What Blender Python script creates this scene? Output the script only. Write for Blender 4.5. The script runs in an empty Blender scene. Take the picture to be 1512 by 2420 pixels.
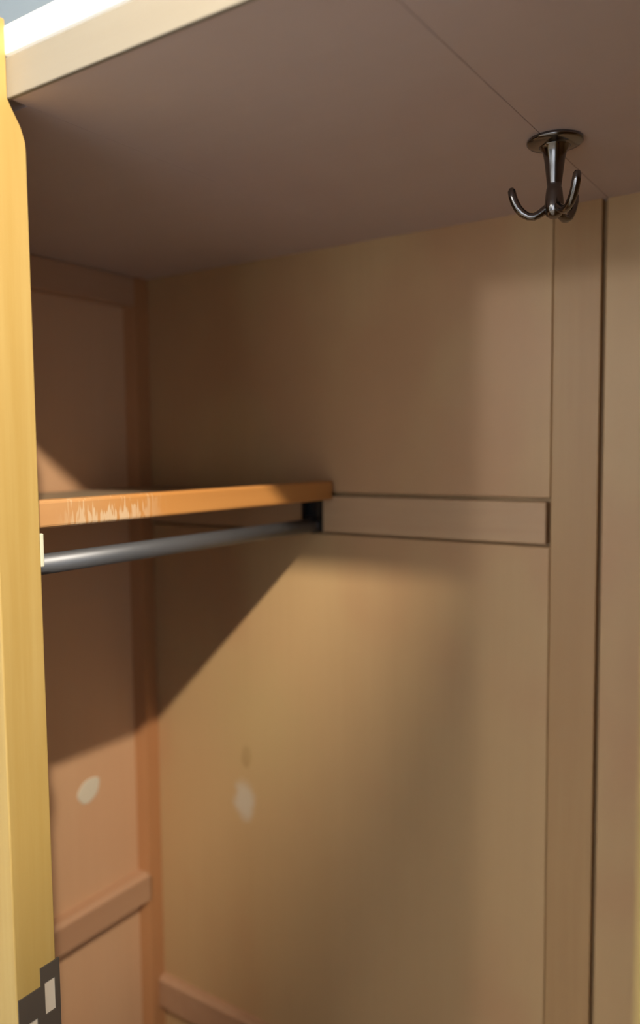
import bpy, bmesh, math, random
from mathutils import Vector, Matrix
random.seed(7)
S = bpy.context.scene
C = S.collection
H = 1.55                      # camera height above the room floor (wardrobe heights below are written relative to it)

# ------------------------------------------------------------------ camera
def cam_axes(yaw, pitch, roll):
    f = Vector((-math.sin(yaw)*math.cos(pitch), math.cos(yaw)*math.cos(pitch), math.sin(pitch)))
    r = Vector((math.cos(yaw), math.sin(yaw), 0)); u = r.cross(f)
    r2 = r*math.cos(roll)+u*math.sin(roll); u2 = -r*math.sin(roll)+u*math.cos(roll)
    return r2, u2, f
r_, u_, f_ = cam_axes(math.radians(34.221), math.radians(-4.3937), math.radians(-.5412))
cd = bpy.data.cameras.new('camera'); cam = bpy.data.objects.new('camera', cd); C.objects.link(cam)
m = Matrix.Identity(4)
for i in range(3):
    m[i][0], m[i][1], m[i][2] = r_[i], u_[i], -f_[i]
m[2][3] = H
cam.matrix_world = m
cd.sensor_fit = 'HORIZONTAL'; cd.sensor_width = 36; cd.lens = 36*1907.84/1512
cd.clip_start = .02
cd.dof.use_dof = True; cd.dof.focus_distance = .76; cd.dof.aperture_fstop = 4.0
S.camera = cam

# ------------------------------------------------------------------ world, exposure
w = bpy.data.worlds.new('world'); S.world = w; w.use_nodes = True
w.node_tree.nodes['Background'].inputs[0].default_value = (.75, .82, 1, 1)
w.node_tree.nodes['Background'].inputs[1].default_value = .15
vs = S.view_settings
vs.view_transform = 'Standard'; vs.look = 'None'; vs.gamma = 1; vs.use_curve_mapping = False; vs.exposure = -0.12
BULB = 10400      # radiance of the small spotlight bulb
SIDE_FILL = 2.0       # radiance of the fill light added in the right wall, shaped as a window
FRONT_FILL = 2.8      # radiance of the fill light added opposite the wardrobe, shaped as a glazed door
GLOBE = 165       # radiance of the ceiling globe across the room
BULB_POS = (.24, -.185, .80)
GLOBE_POS = (-1.6, -3.0, .80)

# ------------------------------------------------------------------ materials
def new_mat(name):
    mt = bpy.data.materials.new(name); mt.use_nodes = True
    nt = mt.node_tree; b = nt.nodes['Principled BSDF']
    return mt, nt, b
def plain(name, col, rough=.5, metal=0, emit=None):
    mt, nt, b = new_mat(name)
    b.inputs['Base Color'].default_value = (*col, 1); b.inputs['Roughness'].default_value = rough; b.inputs['Metallic'].default_value = metal
    if emit:
        b.inputs['Emission Color'].default_value = (*emit[0], 1); b.inputs['Emission Strength'].default_value = emit[1]
    return mt
def mix(nt, fac, a, b):
    n = nt.nodes.new('ShaderNodeMix'); n.data_type = 'RGBA'
    if isinstance(fac, float): n.inputs[0].default_value = fac
    else: nt.links.new(fac, n.inputs[0])
    for s, v in ((6, a), (7, b)):
        if isinstance(v, tuple): n.inputs[s].default_value = (*v, 1)
        else: nt.links.new(v, n.inputs[s])
    return n.outputs[2]
def noise(nt, pos, scale, detail=3, rough=.55, sc=(1, 1, 1), off=(0, 0, 0)):
    mp = nt.nodes.new('ShaderNodeMapping'); nt.links.new(pos, mp.inputs[0]); mp.inputs['Scale'].default_value = sc; mp.inputs['Location'].default_value = off
    n = nt.nodes.new('ShaderNodeTexNoise'); nt.links.new(mp.outputs[0], n.inputs['Vector'])
    n.inputs['Scale'].default_value = scale; n.inputs['Detail'].default_value = detail; n.inputs['Roughness'].default_value = rough
    return n.outputs['Fac']
def ramp(nt, v, a, b):
    n = nt.nodes.new('ShaderNodeMapRange'); n.interpolation_type = 'SMOOTHSTEP'; nt.links.new(v, n.inputs[0])
    n.inputs[1].default_value = a; n.inputs[2].default_value = b
    return n.outputs[0]
def mathn(nt, op, a, b):
    n = nt.nodes.new('ShaderNodeMath'); n.operation = op
    for i, v in enumerate((a, b)):
        if isinstance(v, (int, float)): n.inputs[i].default_value = v
        else: nt.links.new(v, n.inputs[i])
    return n.outputs[0]
def wood(name, light, dark, blotch, axis='Z', grain=1.0, blot_amt=.6, rough=.45, stains=(), off=(0, 0, 0), coat=0.0):
    """pale wood: fine grain along one axis, large soft blotches, optional stains (x, y, z, radii, colour, strength)"""
    mt, nt, b = new_mat(name)
    g = nt.nodes.new('ShaderNodeNewGeometry'); pos = g.outputs['Position']
    sc = [1, 1, 1]; sc['XYZ'.index(axis)] = .045
    n1 = noise(nt, pos, 95, 4, .6, sc, off)
    n2 = noise(nt, pos, 22, 2, .5, sc, off)
    bl = noise(nt, pos, 4.5, 2, .5, (1, 1, .7), off)
    fac = ramp(nt, mathn(nt, 'ADD', mathn(nt, 'MULTIPLY', n1, .45), mathn(nt, 'MULTIPLY', n2, .55)), .5-.25/grain, .5+.25/grain)
    col = mix(nt, fac, dark, light)
    col = mix(nt, mathn(nt, 'MULTIPLY', ramp(nt, bl, .42, .68), blot_amt), col, blotch)
    for (cx, cy, cz), (rx, ry, rz), scol, amt, soft in stains:
        mp = nt.nodes.new('ShaderNodeMapping'); mp.vector_type = 'POINT'
        mp.inputs['Scale'].default_value = (1/rx, 1/ry, 1/rz); mp.inputs['Location'].default_value = (-cx/rx, -cy/ry, -cz/rz)
        nt.links.new(pos, mp.inputs[0])
        ln = nt.nodes.new('ShaderNodeVectorMath'); ln.operation = 'LENGTH'; nt.links.new(mp.outputs[0], ln.inputs[0])
        wob = noise(nt, pos, 45, 2, .5)
        d = mathn(nt, 'ADD', ln.outputs['Value'], mathn(nt, 'MULTIPLY', mathn(nt, 'SUBTRACT', wob, .5), .9))
        mask = mathn(nt, 'MULTIPLY', mathn(nt, 'SUBTRACT', 1.0, ramp(nt, d, 1-soft, 1+soft*.3)), amt)
        col = mix(nt, mask, col, scol)
    nt.links.new(col, b.inputs['Base Color'])
    b.inputs['Roughness'].default_value = rough
    if coat: b.inputs['Coat Weight'].default_value = coat; b.inputs['Coat Roughness'].default_value = .25
    bp = nt.nodes.new('ShaderNodeBump'); bp.inputs['Strength'].default_value = .08; bp.inputs['Distance'].default_value = .002
    nt.links.new(n1, bp.inputs['Height']); nt.links.new(bp.outputs[0], b.inputs['Normal'])
    return mt
def wall_mat(name, col):
    mt, nt, b = new_mat(name)
    g = nt.nodes.new('ShaderNodeNewGeometry')
    n = noise(nt, g.outputs['Position'], 3, 3)
    nt.links.new(mix(nt, n, tuple(c*.94 for c in col), col), b.inputs['Base Color']); b.inputs['Roughness'].default_value = .8
    return mt

PLY   = wood('plywood_back', (.57, .378, .19), (.53, .342, .168), (.51, .29, .148), 'Z', .5, .8,
             stains=[((-.837, 1, H-.577), (.024, .05, .036), (.62, .56, .46), .75, .5),
                     ((-.832, 1, H-.503), (.011, .05, .021), (.33, .20, .075), .6, .35),
                     ((-.80, 1, H-.44), (.12, .05, .13), (.52, .38, .18), .5, .9)])
SIDE  = wood('side_panel_wood', (.63, .39, .23), (.59, .355, .205), (.61, .35, .20), 'Z', .6, .5, off=(3, 1, 2))
SIDEF = wood('side_frame_wood', (.48, .23, .10), (.40, .18, .075), (.44, .20, .085), 'Z', .8, .5, off=(1, 5, 2))
RAILW = wood('side_rail_wood', (.50, .30, .18), (.43, .24, .14), (.46, .26, .155), 'Y', .9, .4, off=(1, 5, 2), rough=.3, coat=.4)
CLEAT = wood('cleat_wood', (.56, .37, .21), (.49, .30, .165), (.52, .31, .18), 'X', .9, .5, off=(2, 2, 2))
MUNT  = wood('muntin_wood', (.49, .305, .14), (.43, .25, .11), (.45, .26, .115), 'Z', .9, .5, off=(7, 2, 2))
TOPW  = wood('top_board_wood', (.63, .53, .515), (.60, .495, .475), (.61, .48, .46), 'X', .5, .5, off=(4, 4, 2), rough=.55)
PINE  = wood('yellow_pine', (.50, .355, .13), (.42, .275, .08), (.46, .305, .10), 'Z', 1.2, .5, off=(5, 2, 9), rough=.38)
CREAM = wood('cream_rail_wood', (.285, .255, .205), (.255, .22, .17), (.275, .235, .185), 'X', .7, .5, off=(2, 9, 1))
SHELFW = wood('shelf_board_wood', (.40, .30, .20), (.33, .24, .15), (.36, .26, .18), 'Y', .8, .5)
CARC  = wood('carcass_wood', (.50, .33, .16), (.42, .25, .11), (.45, .28, .13), 'Z', .9, .5, off=(8, 8, 1))
WHITE = plain('white_paint', (.86, .86, .84), .45)
BLACK = plain('black_iron', (.02, .018, .018), .4, .3)
IRON  = plain('bronzed_iron_plate', (.085, .068, .055), .5, .2)
KEEP  = plain('pale_slot_lining', (.60, .52, .42), .5)
CATCH = plain('pale_catch', (.66, .66, .52), .4)
SPOT  = plain('dried_filler', (.66, .60, .48), .7)
HOOK  = plain('dark_bronze_hook', (.21, .20, .20), .17, 1.0)
def steel_mat():
    mt, nt, b = new_mat('dull_steel_rod')
    g = nt.nodes.new('ShaderNodeNewGeometry')
    n = noise(nt, g.outputs['Position'], 60, 3, .5, (1, .1, 1))
    nt.links.new(mix(nt, n, (.13, .135, .15), (.18, .19, .215)), b.inputs['Base Color'])
    b.inputs['Metallic'].default_value = .6; b.inputs['Roughness'].default_value = .48
    return mt
STEEL = steel_mat()
def lip_mat():
    """orange varnished edging with pale vertical scuffs over one stretch of it"""
    mt, nt, b = new_mat('orange_lipping')
    g = nt.nodes.new('ShaderNodeNewGeometry'); pos = g.outputs['Position']
    n = noise(nt, pos, 60, 3, .5, (1, .06, 1))
    col = mix(nt, n, (.50, .215, .055), (.62, .29, .085))
    sx = nt.nodes.new('ShaderNodeSeparateXYZ'); nt.links.new(pos, sx.inputs[0])
    y = sx.outputs[1]; z = sx.outputs[2]
    inside = mathn(nt, 'MULTIPLY', ramp(nt, y, .50, .535), mathn(nt, 'SUBTRACT', 1.0, ramp(nt, y, .575, .66)))
    st = noise(nt, pos, 190, 2, .6, (1, 1, .16))
    low = mathn(nt, 'SUBTRACT', 1.0, ramp(nt, z, H-.073, H-.044))
    thr = mathn(nt, 'ADD', st, mathn(nt, 'MULTIPLY', low, .16))
    msk = mathn(nt, 'MULTIPLY', inside, ramp(nt, thr, .56, .66))
    col = mix(nt, mathn(nt, 'MULTIPLY', msk, .85), col, (.72, .56, .38))
    wear = mathn(nt, 'MULTIPLY', mathn(nt, 'SUBTRACT', 1.0, ramp(nt, y, .50, .64)), .45)
    col = mix(nt, wear, col, (.56, .36, .20))
    nt.links.new(col, b.inputs['Base Color']); b.inputs['Roughness'].default_value = .42
    return mt
LIP = lip_mat()
WALL = wall_mat('blue_grey_wall_paint', (.60, .66, .72))
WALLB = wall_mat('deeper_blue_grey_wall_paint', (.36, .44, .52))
CEIL = wall_mat('ceiling_paint', (.68, .71, .74))
FLOOR = wood('floor_boards', (.62, .53, .43), (.54, .44, .34), (.58, .48, .38), 'Y', 1.2, .5)

# ------------------------------------------------------------------ mesh helpers
def link(name, bm, mat, parent=None, origin=None, smooth=False):
    bmesh.ops.recalc_face_normals(bm, faces=bm.faces)
    me = bpy.data.meshes.new(name)
    vs_ = [v.co for v in bm.verts]
    lo = Vector([min(v[i] for v in vs_) for i in range(3)]); hi = Vector([max(v[i] for v in vs_) for i in range(3)])
    o0 = Vector(origin) if origin else (lo+hi)/2
    for v in bm.verts: v.co -= o0
    bm.to_mesh(me); bm.free(); me.materials.append(mat)
    if smooth:
        for p in me.polygons: p.use_smooth = True
    ob = bpy.data.objects.new(name, me); C.objects.link(ob)
    ob.location = o0
    if parent:
        ob.parent = parent
        w0 = Vector((0, 0, 0)); q = parent
        while q: w0 += q.location; q = q.parent
        ob.location = o0 - w0
    return ob
def add_box(bm, x0, x1, y0, y1, z0, z1):
    v = [bm.verts.new((x, y, z)) for x in (x0, x1) for y in (y0, y1) for z in (z0, z1)]
    for f in ((0, 1, 3, 2), (4, 6, 7, 5), (0, 4, 5, 1), (2, 3, 7, 6), (0, 2, 6, 4), (1, 5, 7, 3)):
        bm.faces.new([v[i] for i in f])
def box(name, x0, x1, y0, y1, z0, z1, mat, parent=None, bev=.0015, seg=2, rel=True):
    if rel: z0 += H; z1 += H
    bm = bmesh.new(); add_box(bm, x0, x1, y0, y1, z0, z1)
    if bev: bmesh.ops.bevel(bm, geom=bm.edges[:], offset=bev, segments=seg, affect='EDGES', profile=.5)
    return link(name, bm, mat, parent)
def prism(name, pts, axis, a0, a1, mat, parent=None, bev=0):
    """polygon pts in the two other axes (in xyz order), extruded along axis from a0 to a1; z values relative to H"""
    bm = bmesh.new()
    def P(p, a):
        c = [0, 0, 0]; k = 0
        for i in range(3):
            if i == axis: c[i] = a
            else: c[i] = p[k]; k += 1
        c[2] += H
        return c
    A = [bm.verts.new(P(p, a0)) for p in pts]; B = [bm.verts.new(P(p, a1)) for p in pts]
    bm.faces.new(A); bm.faces.new(B[::-1])
    n = len(pts)
    for i in range(n): bm.faces.new((A[i], B[i], B[(i+1) % n], A[(i+1) % n]))
    if bev: bmesh.ops.bevel(bm, geom=bm.edges[:], offset=bev, segments=2, affect='EDGES', profile=.5)
    return link(name, bm, mat, parent)
def lathe(name, prof, centre, mat, parent=None, n=32, axis=2):
    bm = bmesh.new(); rings = []
    for r, z in prof:
        ring = []
        for i in range(n):
            a = 2*math.pi*i/n
            c = (r*math.cos(a), r*math.sin(a), z) if axis == 2 else (r*math.cos(a), z, r*math.sin(a))
            ring.append(bm.verts.new(Vector(c)+Vector(centre)))
        rings.append(ring)
    for a, b in zip(rings, rings[1:]):
        for i in range(n): bm.faces.new((a[i], a[(i+1) % n], b[(i+1) % n], b[i]))
    bm.faces.new(rings[0]); bm.faces.new(rings[-1])
    return link(name, bm, mat, parent, smooth=True)
def tube(name, pts, radii, mat, parent=None, n=14):
    bm = bmesh.new(); pts = [Vector(p) for p in pts]; rings = []
    t0 = (pts[1]-pts[0]).normalized(); up = t0.orthogonal().normalized()
    for i, p in enumerate(pts):
        t = (pts[min(i+1, len(pts)-1)]-pts[max(i-1, 0)]).normalized()
        up = (up - t*up.dot(t)).normalized(); sd = t.cross(up)
        rings.append([bm.verts.new(p+(up*math.cos(2*math.pi*k/n)+sd*math.sin(2*math.pi*k/n))*radii[i]) for k in range(n)])
    for a, b in zip(rings, rings[1:]):
        for k in range(n): bm.faces.new((a[k], a[(k+1) % n], b[(k+1) % n], b[k]))
    bm.faces.new(rings[0]); bm.faces.new(rings[-1])
    return link(name, bm, mat, parent, smooth=True)
def thing(name, label, cat, loc, group=None):
    o = bpy.data.objects.new(name, None); C.objects.link(o); o.location = loc; o.empty_display_size = .1
    o['label'] = label; o['category'] = cat
    if group: o['group'] = group
    return o
def struct(o, label, cat):
    o['kind'] = 'structure'; o['label'] = label; o['category'] = cat
    return o

# ------------------------------------------------------------------ the room
RX0, RX1, RY0, RY1, RZ = -2.7, 2.0, -3.5, 1.07, 2.70
struct(box('floor', RX0-.1, RX1+.1, RY0-.1, RY1+.1, -.1, 0, FLOOR, bev=0, rel=False), 'brown boarded room floor under the wardrobe', 'floor')
struct(box('ceiling', RX0-.1, RX1+.1, RY0-.1, RY1+.1, RZ, RZ+.1, CEIL, bev=0, rel=False), 'pale grey room ceiling above the wardrobe', 'ceiling')
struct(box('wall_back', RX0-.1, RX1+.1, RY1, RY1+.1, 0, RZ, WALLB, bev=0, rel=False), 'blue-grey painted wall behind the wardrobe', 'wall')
GX0, GX1, GZ0, GZ1 = -.7, 1.2, .25, 2.40
wf = struct(box('wall_front', RX0-.1, RX1+.1, RY0-.1, RY0, GZ1, RZ, WALL, bev=0, rel=False), 'blue-grey painted wall with an added fill-light door opposite the wardrobe', 'wall')
for x0, x1, z0, z1 in ((RX0-.1, GX0, 0, GZ1), (GX1, RX1+.1, 0, GZ1), (GX0, GX1, 0, GZ0)):
    box('wall_piece', x0, x1, RY0-.1, RY0, z0, z1, WALL, wf, bev=0, rel=False)
GM = (GX0+GX1)/2
gd = struct(thing('fill_door_1', '', '', (GM, RY0-.05, GZ0)), 'added glowing fill light framed as a white glazed double door opposite the wardrobe', 'door')  # unseen glowing door, added to brighten the wardrobe's top and back
for x0, x1, z0, z1 in ((GX0, GX1, GZ0, GZ0+.08), (GX0, GX1, GZ1-.06, GZ1), (GX0, GX0+.06, GZ0+.08, GZ1-.06), (GX1-.06, GX1, GZ0+.08, GZ1-.06), (GM-.05, GM+.05, GZ0+.08, GZ1-.06)):
    box('fill_door_frame', x0, x1, RY0-.07, RY0-.03, z0, z1, WHITE, gd, .002, rel=False)
FRONT_GLOW = plain('front_fill_glow', (.8, .85, .9), .2, 0, ((.86, .92, 1), FRONT_FILL))
for x0, x1 in ((GX0+.06, GM-.05), (GM+.05, GX1-.06)):
    box('fill_pane', x0, x1, RY0-.055, RY0-.050, GZ0+.08, GZ1-.06, FRONT_GLOW, gd, 0, rel=False)
struct(box('wall_left', RX0-.1, RX0, RY0, RY1, 0, RZ, WALL, bev=0, rel=False), 'blue-grey painted wall beyond the wardrobe shelf end', 'wall')
WY0, WY1, WZ0, WZ1 = -2.2, -.4, .85, 2.25
wr = struct(box('wall_right', RX1, RX1+.1, RY0, RY1, 0, WZ0, WALL, bev=0, rel=False), 'blue-grey painted wall with an added fill-light window beyond the open door', 'wall')
for y0, y1, z0, z1 in ((RY0, RY1, WZ1, RZ), (RY0, WY0, WZ0, WZ1), (WY1, RY1, WZ0, WZ1)):
    box('wall_piece', RX1, RX1+.1, y0, y1, z0, z1, WALL, wr, bev=0, rel=False)
WM = (WY0+WY1)/2
win = struct(thing('fill_window_1', '', '', (RX1+.05, WM, WZ0)), 'added glowing fill light framed as a white window in the wall beyond the open door', 'window')  # unseen glowing window, added as cool fill from the right
for y0, y1, z0, z1 in ((WY0, WY1, WZ0, WZ0+.05), (WY0, WY1, WZ1-.05, WZ1), (WY0, WY0+.05, WZ0+.05, WZ1-.05), (WY1-.05, WY1, WZ0+.05, WZ1-.05), (WM-.03, WM+.03, WZ0+.05, WZ1-.05)):
    box('fill_window_frame', RX1+.03, RX1+.07, y0, y1, z0, z1, WHITE, win, .002, rel=False)
SIDE_GLOW = plain('side_fill_glow', (.8, .85, .9), .2, 0, ((.60, .79, 1), SIDE_FILL))
for y0, y1 in ((WY0+.05, WM-.03), (WM+.03, WY1-.05)):
    box('fill_pane', RX1+.050, RX1+.055, y0, y1, WZ0+.05, WZ1-.05, SIDE_GLOW, win, 0, rel=False)

# ------------------------------------------------------------------ the wardrobe
XL, XR = -1.0334, .340          # faces of the two side frames
SX0, SX1 = -.601, -.0877        # the doorway between the front stiles
YF, YS, YB = .404, .446, 1.0    # stile front, stile back, face of the back
ZT, ZB = .293, -1.42            # underside of the top, inside floor
W = thing('wardrobe', 'large pine wardrobe with bare brown plywood inside, seen through its open doorway', 'wardrobe', (-.35, .72, 0))

# top: two boards that meet at a seam over the hook, head rail and white cornice
box('top_board', SX0-.0005, -.26585, .4335, 1.03, ZT, ZT+.018, TOPW, W, .0004, 1)
box('top_board', -.26550, SX1+.0002, .4335, 1.03, ZT, ZT+.018, TOPW, W, .0004, 1)
box('top_board', SX1, XR+.03, .449, 1.03, ZT, ZT+.018, TOPW, W, 0)
hr = box('head_rail', SX0-.006, SX1+.006, .4295, .4340, ZT-.0004, .3255, CREAM, W, .0012, 3); hr['label'] = 'pale cream rail over the doorway'
cn = box('cornice', SX0-.006, SX1+.006, .4285, .4495, .3255, .352, WHITE, W, .004, 3); cn['label'] = 'white strip above the cream rail'
box('top_board', XL-.03, SX0-.0004, .449, 1.03, ZT, ZT+.018, TOPW, W, 0)
box('dust_cover', XL-.03, XR+.03, .449, 1.03, .3255, .335, CARC, W)

# left side: a frame of corner stile and rails around recessed panels
P_ = XL-.020
st = prism('corner_stile', [(P_-.008, 1.0), (P_-.008, .962), (P_, .962), (XL, .9715), (XL, 1.0)], 2, ZB, ZT, SIDEF, W)
prism('corner_stile', [(P_-.008, .449), (P_-.008, .51), (P_, .51), (XL, .50), (XL, .449)], 2, ZB, ZT, SIDEF, W)
box('side_rail', P_-.008, XL, .505, .9715, .243, ZT, RAILW, W, .003)
prism('side_rail', [(P_-.004, -.742), (XL-.006, -.746), (XL, -.753), (XL, -.797), (XL-.004, -.801), (P_-.004, -.801)], 1, .500, .9735, RAILW, W)
box('side_rail', P_-.008, XL, .505, .9715, ZB, ZB+.07, RAILW, W, .003)
for z0, z1 in ((-.79, .26), (ZB+.05, -.79)):
    box('side_panel', P_-.010, P_, .49, .98, z0, z1, SIDE, W, 0)
sp = bmesh.new()
ring = []
for k in range(22):
    a = 2*math.pi*k/22; ca, sa = math.cos(a), math.sin(a)
    rr = 1+.05*math.sin(3*a+.7)+.02*math.sin(5*a)
    y, z = .0245*rr*ca, .0185*rr*sa
    ring.append((y*.88-z*.25, z*.95+y*.35))
top_ = [sp.verts.new((P_+.0012, .858+y, H-.560+z)) for y, z in ring]
bot_ = [sp.verts.new((P_-.001, .858+y*1.06, H-.560+z*1.06)) for y, z in ring]
sp.faces.new(top_)
for k in range(22): sp.faces.new((top_[k], bot_[k], bot_[(k+1) % 22], top_[(k+1) % 22]))
o = link('filler_spot', sp, SPOT, W); o['label'] = 'pale dried spot on the side panel'

# back: plywood panels, the rail that carries shelf and rod, the upright, all with open joints
box('back_panel', XL-.03, -.3305, YB, YB+.010, -.0630, ZT+.002, PLY, W, .001, 1)
box('back_panel', XL-.03, -.3305, YB, YB+.010, ZB, -.1255, PLY, W, .001, 1)
cl = box('cleat', XL-.002, -.3335, YB-.006, YB+.010, -.1215, -.0680, CLEAT, W, .0015); cl['label'] = 'horizontal pale rail across the back panel'
mu = box('upright', -.3290, -.2715, YB-.002, YB+.010, ZB, ZT+.002, MUNT, W, .0012); mu['label'] = 'upright board down the back panel'
box('back_panel', -.2665, XR+.03, YB, YB+.010, ZB, ZT+.002, PLY, W, .001, 1)
box('backing_board', XL-.03, XR+.03, YB+.012, YB+.03, ZB, ZT, CARC, W, 0)
prism('bottom_rail', [(YB+.002, -.948), (YB-.008, -.951), (YB-.014, -.957), (YB-.014, -1.006), (YB-.010, -1.010), (YB+.002, -1.010)], 0, XL-.002, -.3305, RAILW, W)

# front: stile with the lock keep, blind left front, right stile, right front
fs = prism('front_stile', [(YF, -1.50), (YF, .356), (.4295, .356), (.4295, ZT), (.4325, .2875), (.4415, .2735), (.4455, .262), (YS, .255), (YS, -1.50)], 0, SX0-.052, SX0, PINE, W)
bv = fs.modifiers.new('bevel', 'BEVEL'); bv.width = .0012; bv.segments = 2; bv.limit_method = 'ANGLE'
fs['label'] = 'yellow pine stile with iron keep'
kp = bmesh.new()
xk0, xk1 = SX0-.001, SX0+.0012
for y0, y1, z0, z1 in ((.4053, .4145, -.575, -.4795), (.4145, .4243, -.506, -.4795), (.4243, .4286, -.575, -.4795), (.4145, .4243, -.575, -.552),
                       (.4286, .4325, -.575, -.4625), (.4325, .4438, -.478, -.4625), (.4438, .4490, -.575, -.4625), (.4325, .4438, -.575, -.5085)):
    add_box(kp, xk0, xk1, y0, y1, z0+H, z1+H)
kpo = link('lock_keep', kp, IRON, fs); kpo['label'] = 'dark iron lock keep with slots'
for y0, y1, z0, z1 in ((.4320, .4442, -.509, -.4775), (.4140, .4248, -.5525, -.5055)):
    box('slot', SX0-.0006, SX0+.0002, y0, y1, z0, z1, KEEP, kpo, 0)
ct = box('door_catch', SX0-.012, SX0-.0005, .4455, .4500, -.1010, -.0712, CATCH, fs, .001); ct['label'] = 'small pale catch on the back of the stile'
box('front_stile', SX1, SX1+.052, YF, YS, -1.50, .356, PINE, W, .0012)
for x0, x1 in ((XL-.03, SX0-.052), (SX1+.052, XR+.03)):
    d = thing_door = box('door', x0, x1, YF+.004, YS-.006, -1.46, .32, PINE, W, .002)
    box('door_panel', x0+.07, x1-.07, YF-.002, YF+.006, -1.36, .22, PINE, d, .003)
box('front_rail', XL-.03, SX0-.052, YF+.004, YS, .32, .356, PINE, W)
box('front_rail', SX1+.052, XR+.03, YF+.004, YS, .32, .356, PINE, W)
box('side_panel', XL-.045, P_-.009, YF, 1.04, -1.50, .335, CARC, W, .001)
box('side_panel', XR, XR+.045, YF, 1.04, -1.50, .335, CARC, W, .001)
box('base_board', XL-.03, XR+.03, YF+.01, 1.03, -1.45, ZB, CARC, W, .001)
box('plinth', XL-.03, XR+.03, YF+.02, 1.03, -1.55, -1.45, CARC, W, .001)

# the open door, hinged on the right stile and swung out past the camera
hx, hy = SX1+.030, YF-.003
dv = Vector((1, -.55, 0)).normalized(); nv = Vector((dv.y, -dv.x, 0))
def door_piece(name, u0, u1, t0, t1, z0, z1, mat, parent):
    bm = bmesh.new(); add_box(bm, u0, u1, t0, t1, z0+H, z1+H)
    for v in bm.verts:
        p = Vector((hx, hy, 0))+dv*v.co.x-nv*v.co.y; v.co = Vector((p.x, p.y, v.co.z))
    return link(name, bm, mat, parent)
dr = door_piece('door', .0, .07, 0, .022, -1.45, .285, PINE, W)
for u0, u1, z0, z1 in ((.43, .50, -1.45, .285), (.07, .43, .205, .285), (.07, .43, -1.45, -1.36), (.07, .43, -.45, -.37)):
    door_piece('door_rail', u0, u1, 0, .022, z0, z1, PINE, dr)
for z0, z1 in ((-1.36, -.45), (-.37, .205)):
    door_piece('door_panel', .07, .43, .006, .014, z0, z1, PINE, dr)

# ------------------------------------------------------------------ shelf, rod, hook
SH = thing('shelf', 'narrow wooden shelf with a scuffed orange front edge above the metal rod', 'shelf', (-.84, .73, H-.073))
box('board', XL-.001, -.668, .455, YB-.0065, -.073, -.060, SHELFW, SH, .001)
lp = box('edging', -.672, -.652, .455, YB-.0065, -.073, -.0455, LIP, SH, .0035, 3); lp['label'] = 'scuffed orange edging strip'

RD = thing('clothes_rod', 'grey metal hanging rod running under the wooden shelf', 'rod', (-.684, .73, H-.112))
rod = lathe('rod', [(.0105, .449), (.0105, .9935)], (-.684, 0, H-.112), STEEL, RD, 28, axis=1)
bk = bmesh.new()
add_box(bk, -.699, -.671, .979, .994, H-.1035, H-.0985)
add_box(bk, -.699, -.671, .990, .9945, H-.1220, H-.0728)
add_box(bk, -.699, -.694, .979, .992, H-.1015, H-.0728)
add_box(bk, -.676, -.671, .979, .992, H-.1015, H-.0728)
link('bracket', bk, BLACK, RD)
lathe('socket', [(.0112, .983), (.0120, .984), (.0120, .9942)], (-.684, 0, H-.112), BLACK, RD, 28, axis=1)

HX, HY, HZ = -.259, .785, H+ZT
HK = thing('coat_hook', 'dark bronze three-pronged coat hook screwed to the underside of the wardrobe top', 'hook', (HX, HY, HZ))
lathe('base_plate', [(.0245, .0005), (.0262, -.0010), (.0262, -.0030), (.0245, -.0045), (.018, -.0058), (.0150, -.0066)], (HX, HY, HZ), HOOK, HK, 40)
lathe('stem', [(.0165, -.0050), (.0135, -.0075), (.0112, -.012), (.0098, -.018), (.0088, -.026), (.0078, -.034), (.0070, -.041), (.0066, -.0445),
               (.0074, -.0455), (.0080, -.050), (.0086, -.056), (.0092, -.062), (.0088, -.067), (.0070, -.0710), (.0035, -.0732), (.0006, -.0738)], (HX, HY, HZ), HOOK, HK, 32)
near = -Vector((HX, HY, 0)).normalized(); right = Vector((-near.y, near.x, 0))
for a in (180, 60, -60):
    dr_ = right*math.cos(math.radians(a))+near*math.sin(math.radians(a))
    prof = [(.003, -.0605), (.008, -.0645), (.013, -.0680), (.0185, -.0702), (.0240, -.0695), (.0293, -.0662), (.0336, -.0612), (.0366, -.0556), (.0386, -.0497), (.0398, -.0440), (.0402, -.0415)]
    rad = [.0042, .0042, .0040, .0038, .0037, .0041, .0041, .0041, .0041, .0038, .0022]
    tube('prong', [Vector((HX, HY, HZ))+dr_*r+Vector((0, 0, z)) for r, z in prof], rad, HOOK, HK)

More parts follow.
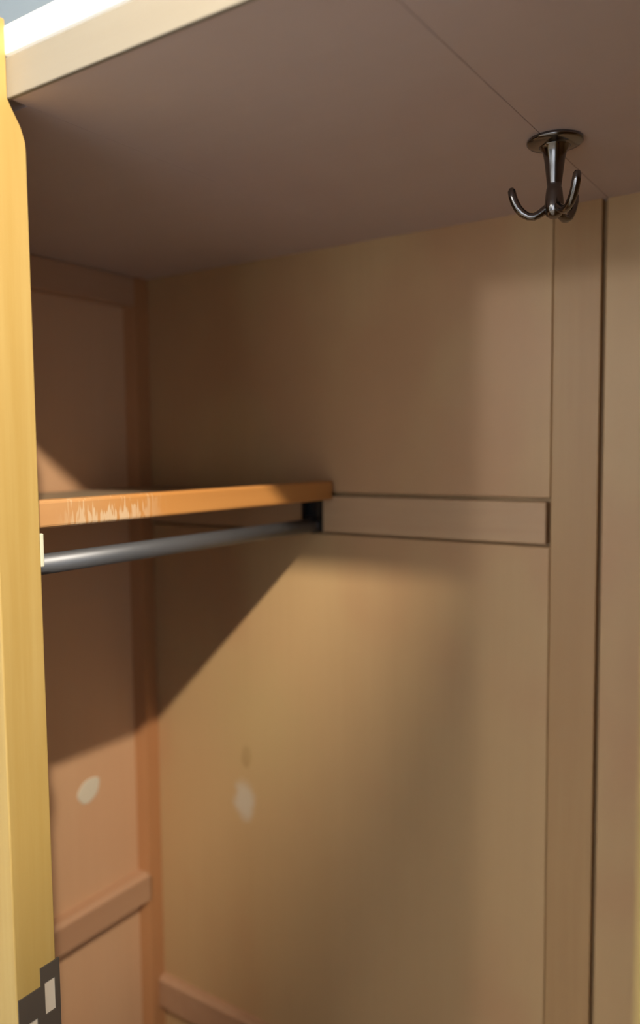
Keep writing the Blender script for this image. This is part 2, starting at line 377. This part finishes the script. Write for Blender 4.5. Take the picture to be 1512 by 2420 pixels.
# ------------------------------------------------------------------ the room's lamps
bx_, by_, bz_ = BULB_POS; bz_ += H
PL = thing('spot_lamp', 'ceiling spotlight with a wide conical grey shade added to cut its light, above the open door', 'lamp', (bx_, by_, RZ))
ax = Vector((-.972, .21, -.11)).normalized()
B0 = Vector((bx_, by_, bz_))
SHADE = plain('added_cutoff_shade', (.22, .22, .22), .5)
def cone(name, prof, mat, closed=False, n=40):
    """surface of revolution about the lamp's axis: (distance along axis from the bulb, radius)"""
    bm = bmesh.new(); q = ax.to_track_quat('Z', 'Y').to_matrix(); rings = []
    for t, r in prof:
        rings.append([bm.verts.new(B0+q@Vector((r*math.cos(2*math.pi*k/n), r*math.sin(2*math.pi*k/n), t))) for k in range(n)])
    pairs = list(zip(rings, rings[1:]))
    if closed: pairs.append((rings[-1], rings[0]))
    else: bm.faces.new(rings[0]); bm.faces.new(rings[-1])
    for p, q_ in pairs:
        for k in range(n): bm.faces.new((p[k], p[(k+1) % n], q_[(k+1) % n], q_[k]))
    return link(name, bm, mat, PL, smooth=True)
cone('shade', [(-.030, .018), (0, .060), (.150, .178), (.149, .181), (-.002, .064), (-.034, .020)], SHADE, closed=True)  # shade added and aimed to cut the bulb's light at the lower right
cone('socket', [(-.070, .014), (-.066, .019), (-.028, .019), (-.012, .008)], WHITE)
cone('bulb', [(-.020, .008), (-.012, .0165), (0, .020), (.010, .0173), (.0175, .010), (.020, .001)],
     plain('bulb_glow', (.9, .9, .85), .3, 0, ((1, .87, .68), BULB)))
arm = B0-ax*.068
lathe('ceiling_rose', [(.045, 0), (.045, -.012), (.02, -.022), (.006, -.026)], (arm.x, arm.y, RZ), WHITE, PL, 28)
lathe('arm', [(.006, -.015), (.006, arm.z-RZ)], (arm.x, arm.y, RZ), WHITE, PL, 12)
gx, gy, gz = GLOBE_POS; gz += H
GL = thing('globe_lamp', 'round glass globe lamp on the ceiling across the room', 'lamp', (gx, gy, RZ))
lathe('ceiling_rose', [(.06, 0), (.06, -.015), (.045, RZ and -.06)], (gx, gy, RZ), WHITE, GL, 28)
lathe('globe', [(.03, .105)]+[(.11*math.cos(math.radians(t)), .11*math.sin(math.radians(t))) for t in range(70, -90, -10)]+[(.004, -.11)], (gx, gy, gz),
      plain('globe_glow', (.9, .9, .88), .3, 0, ((1, .92, .80), GLOBE)), GL, 32)
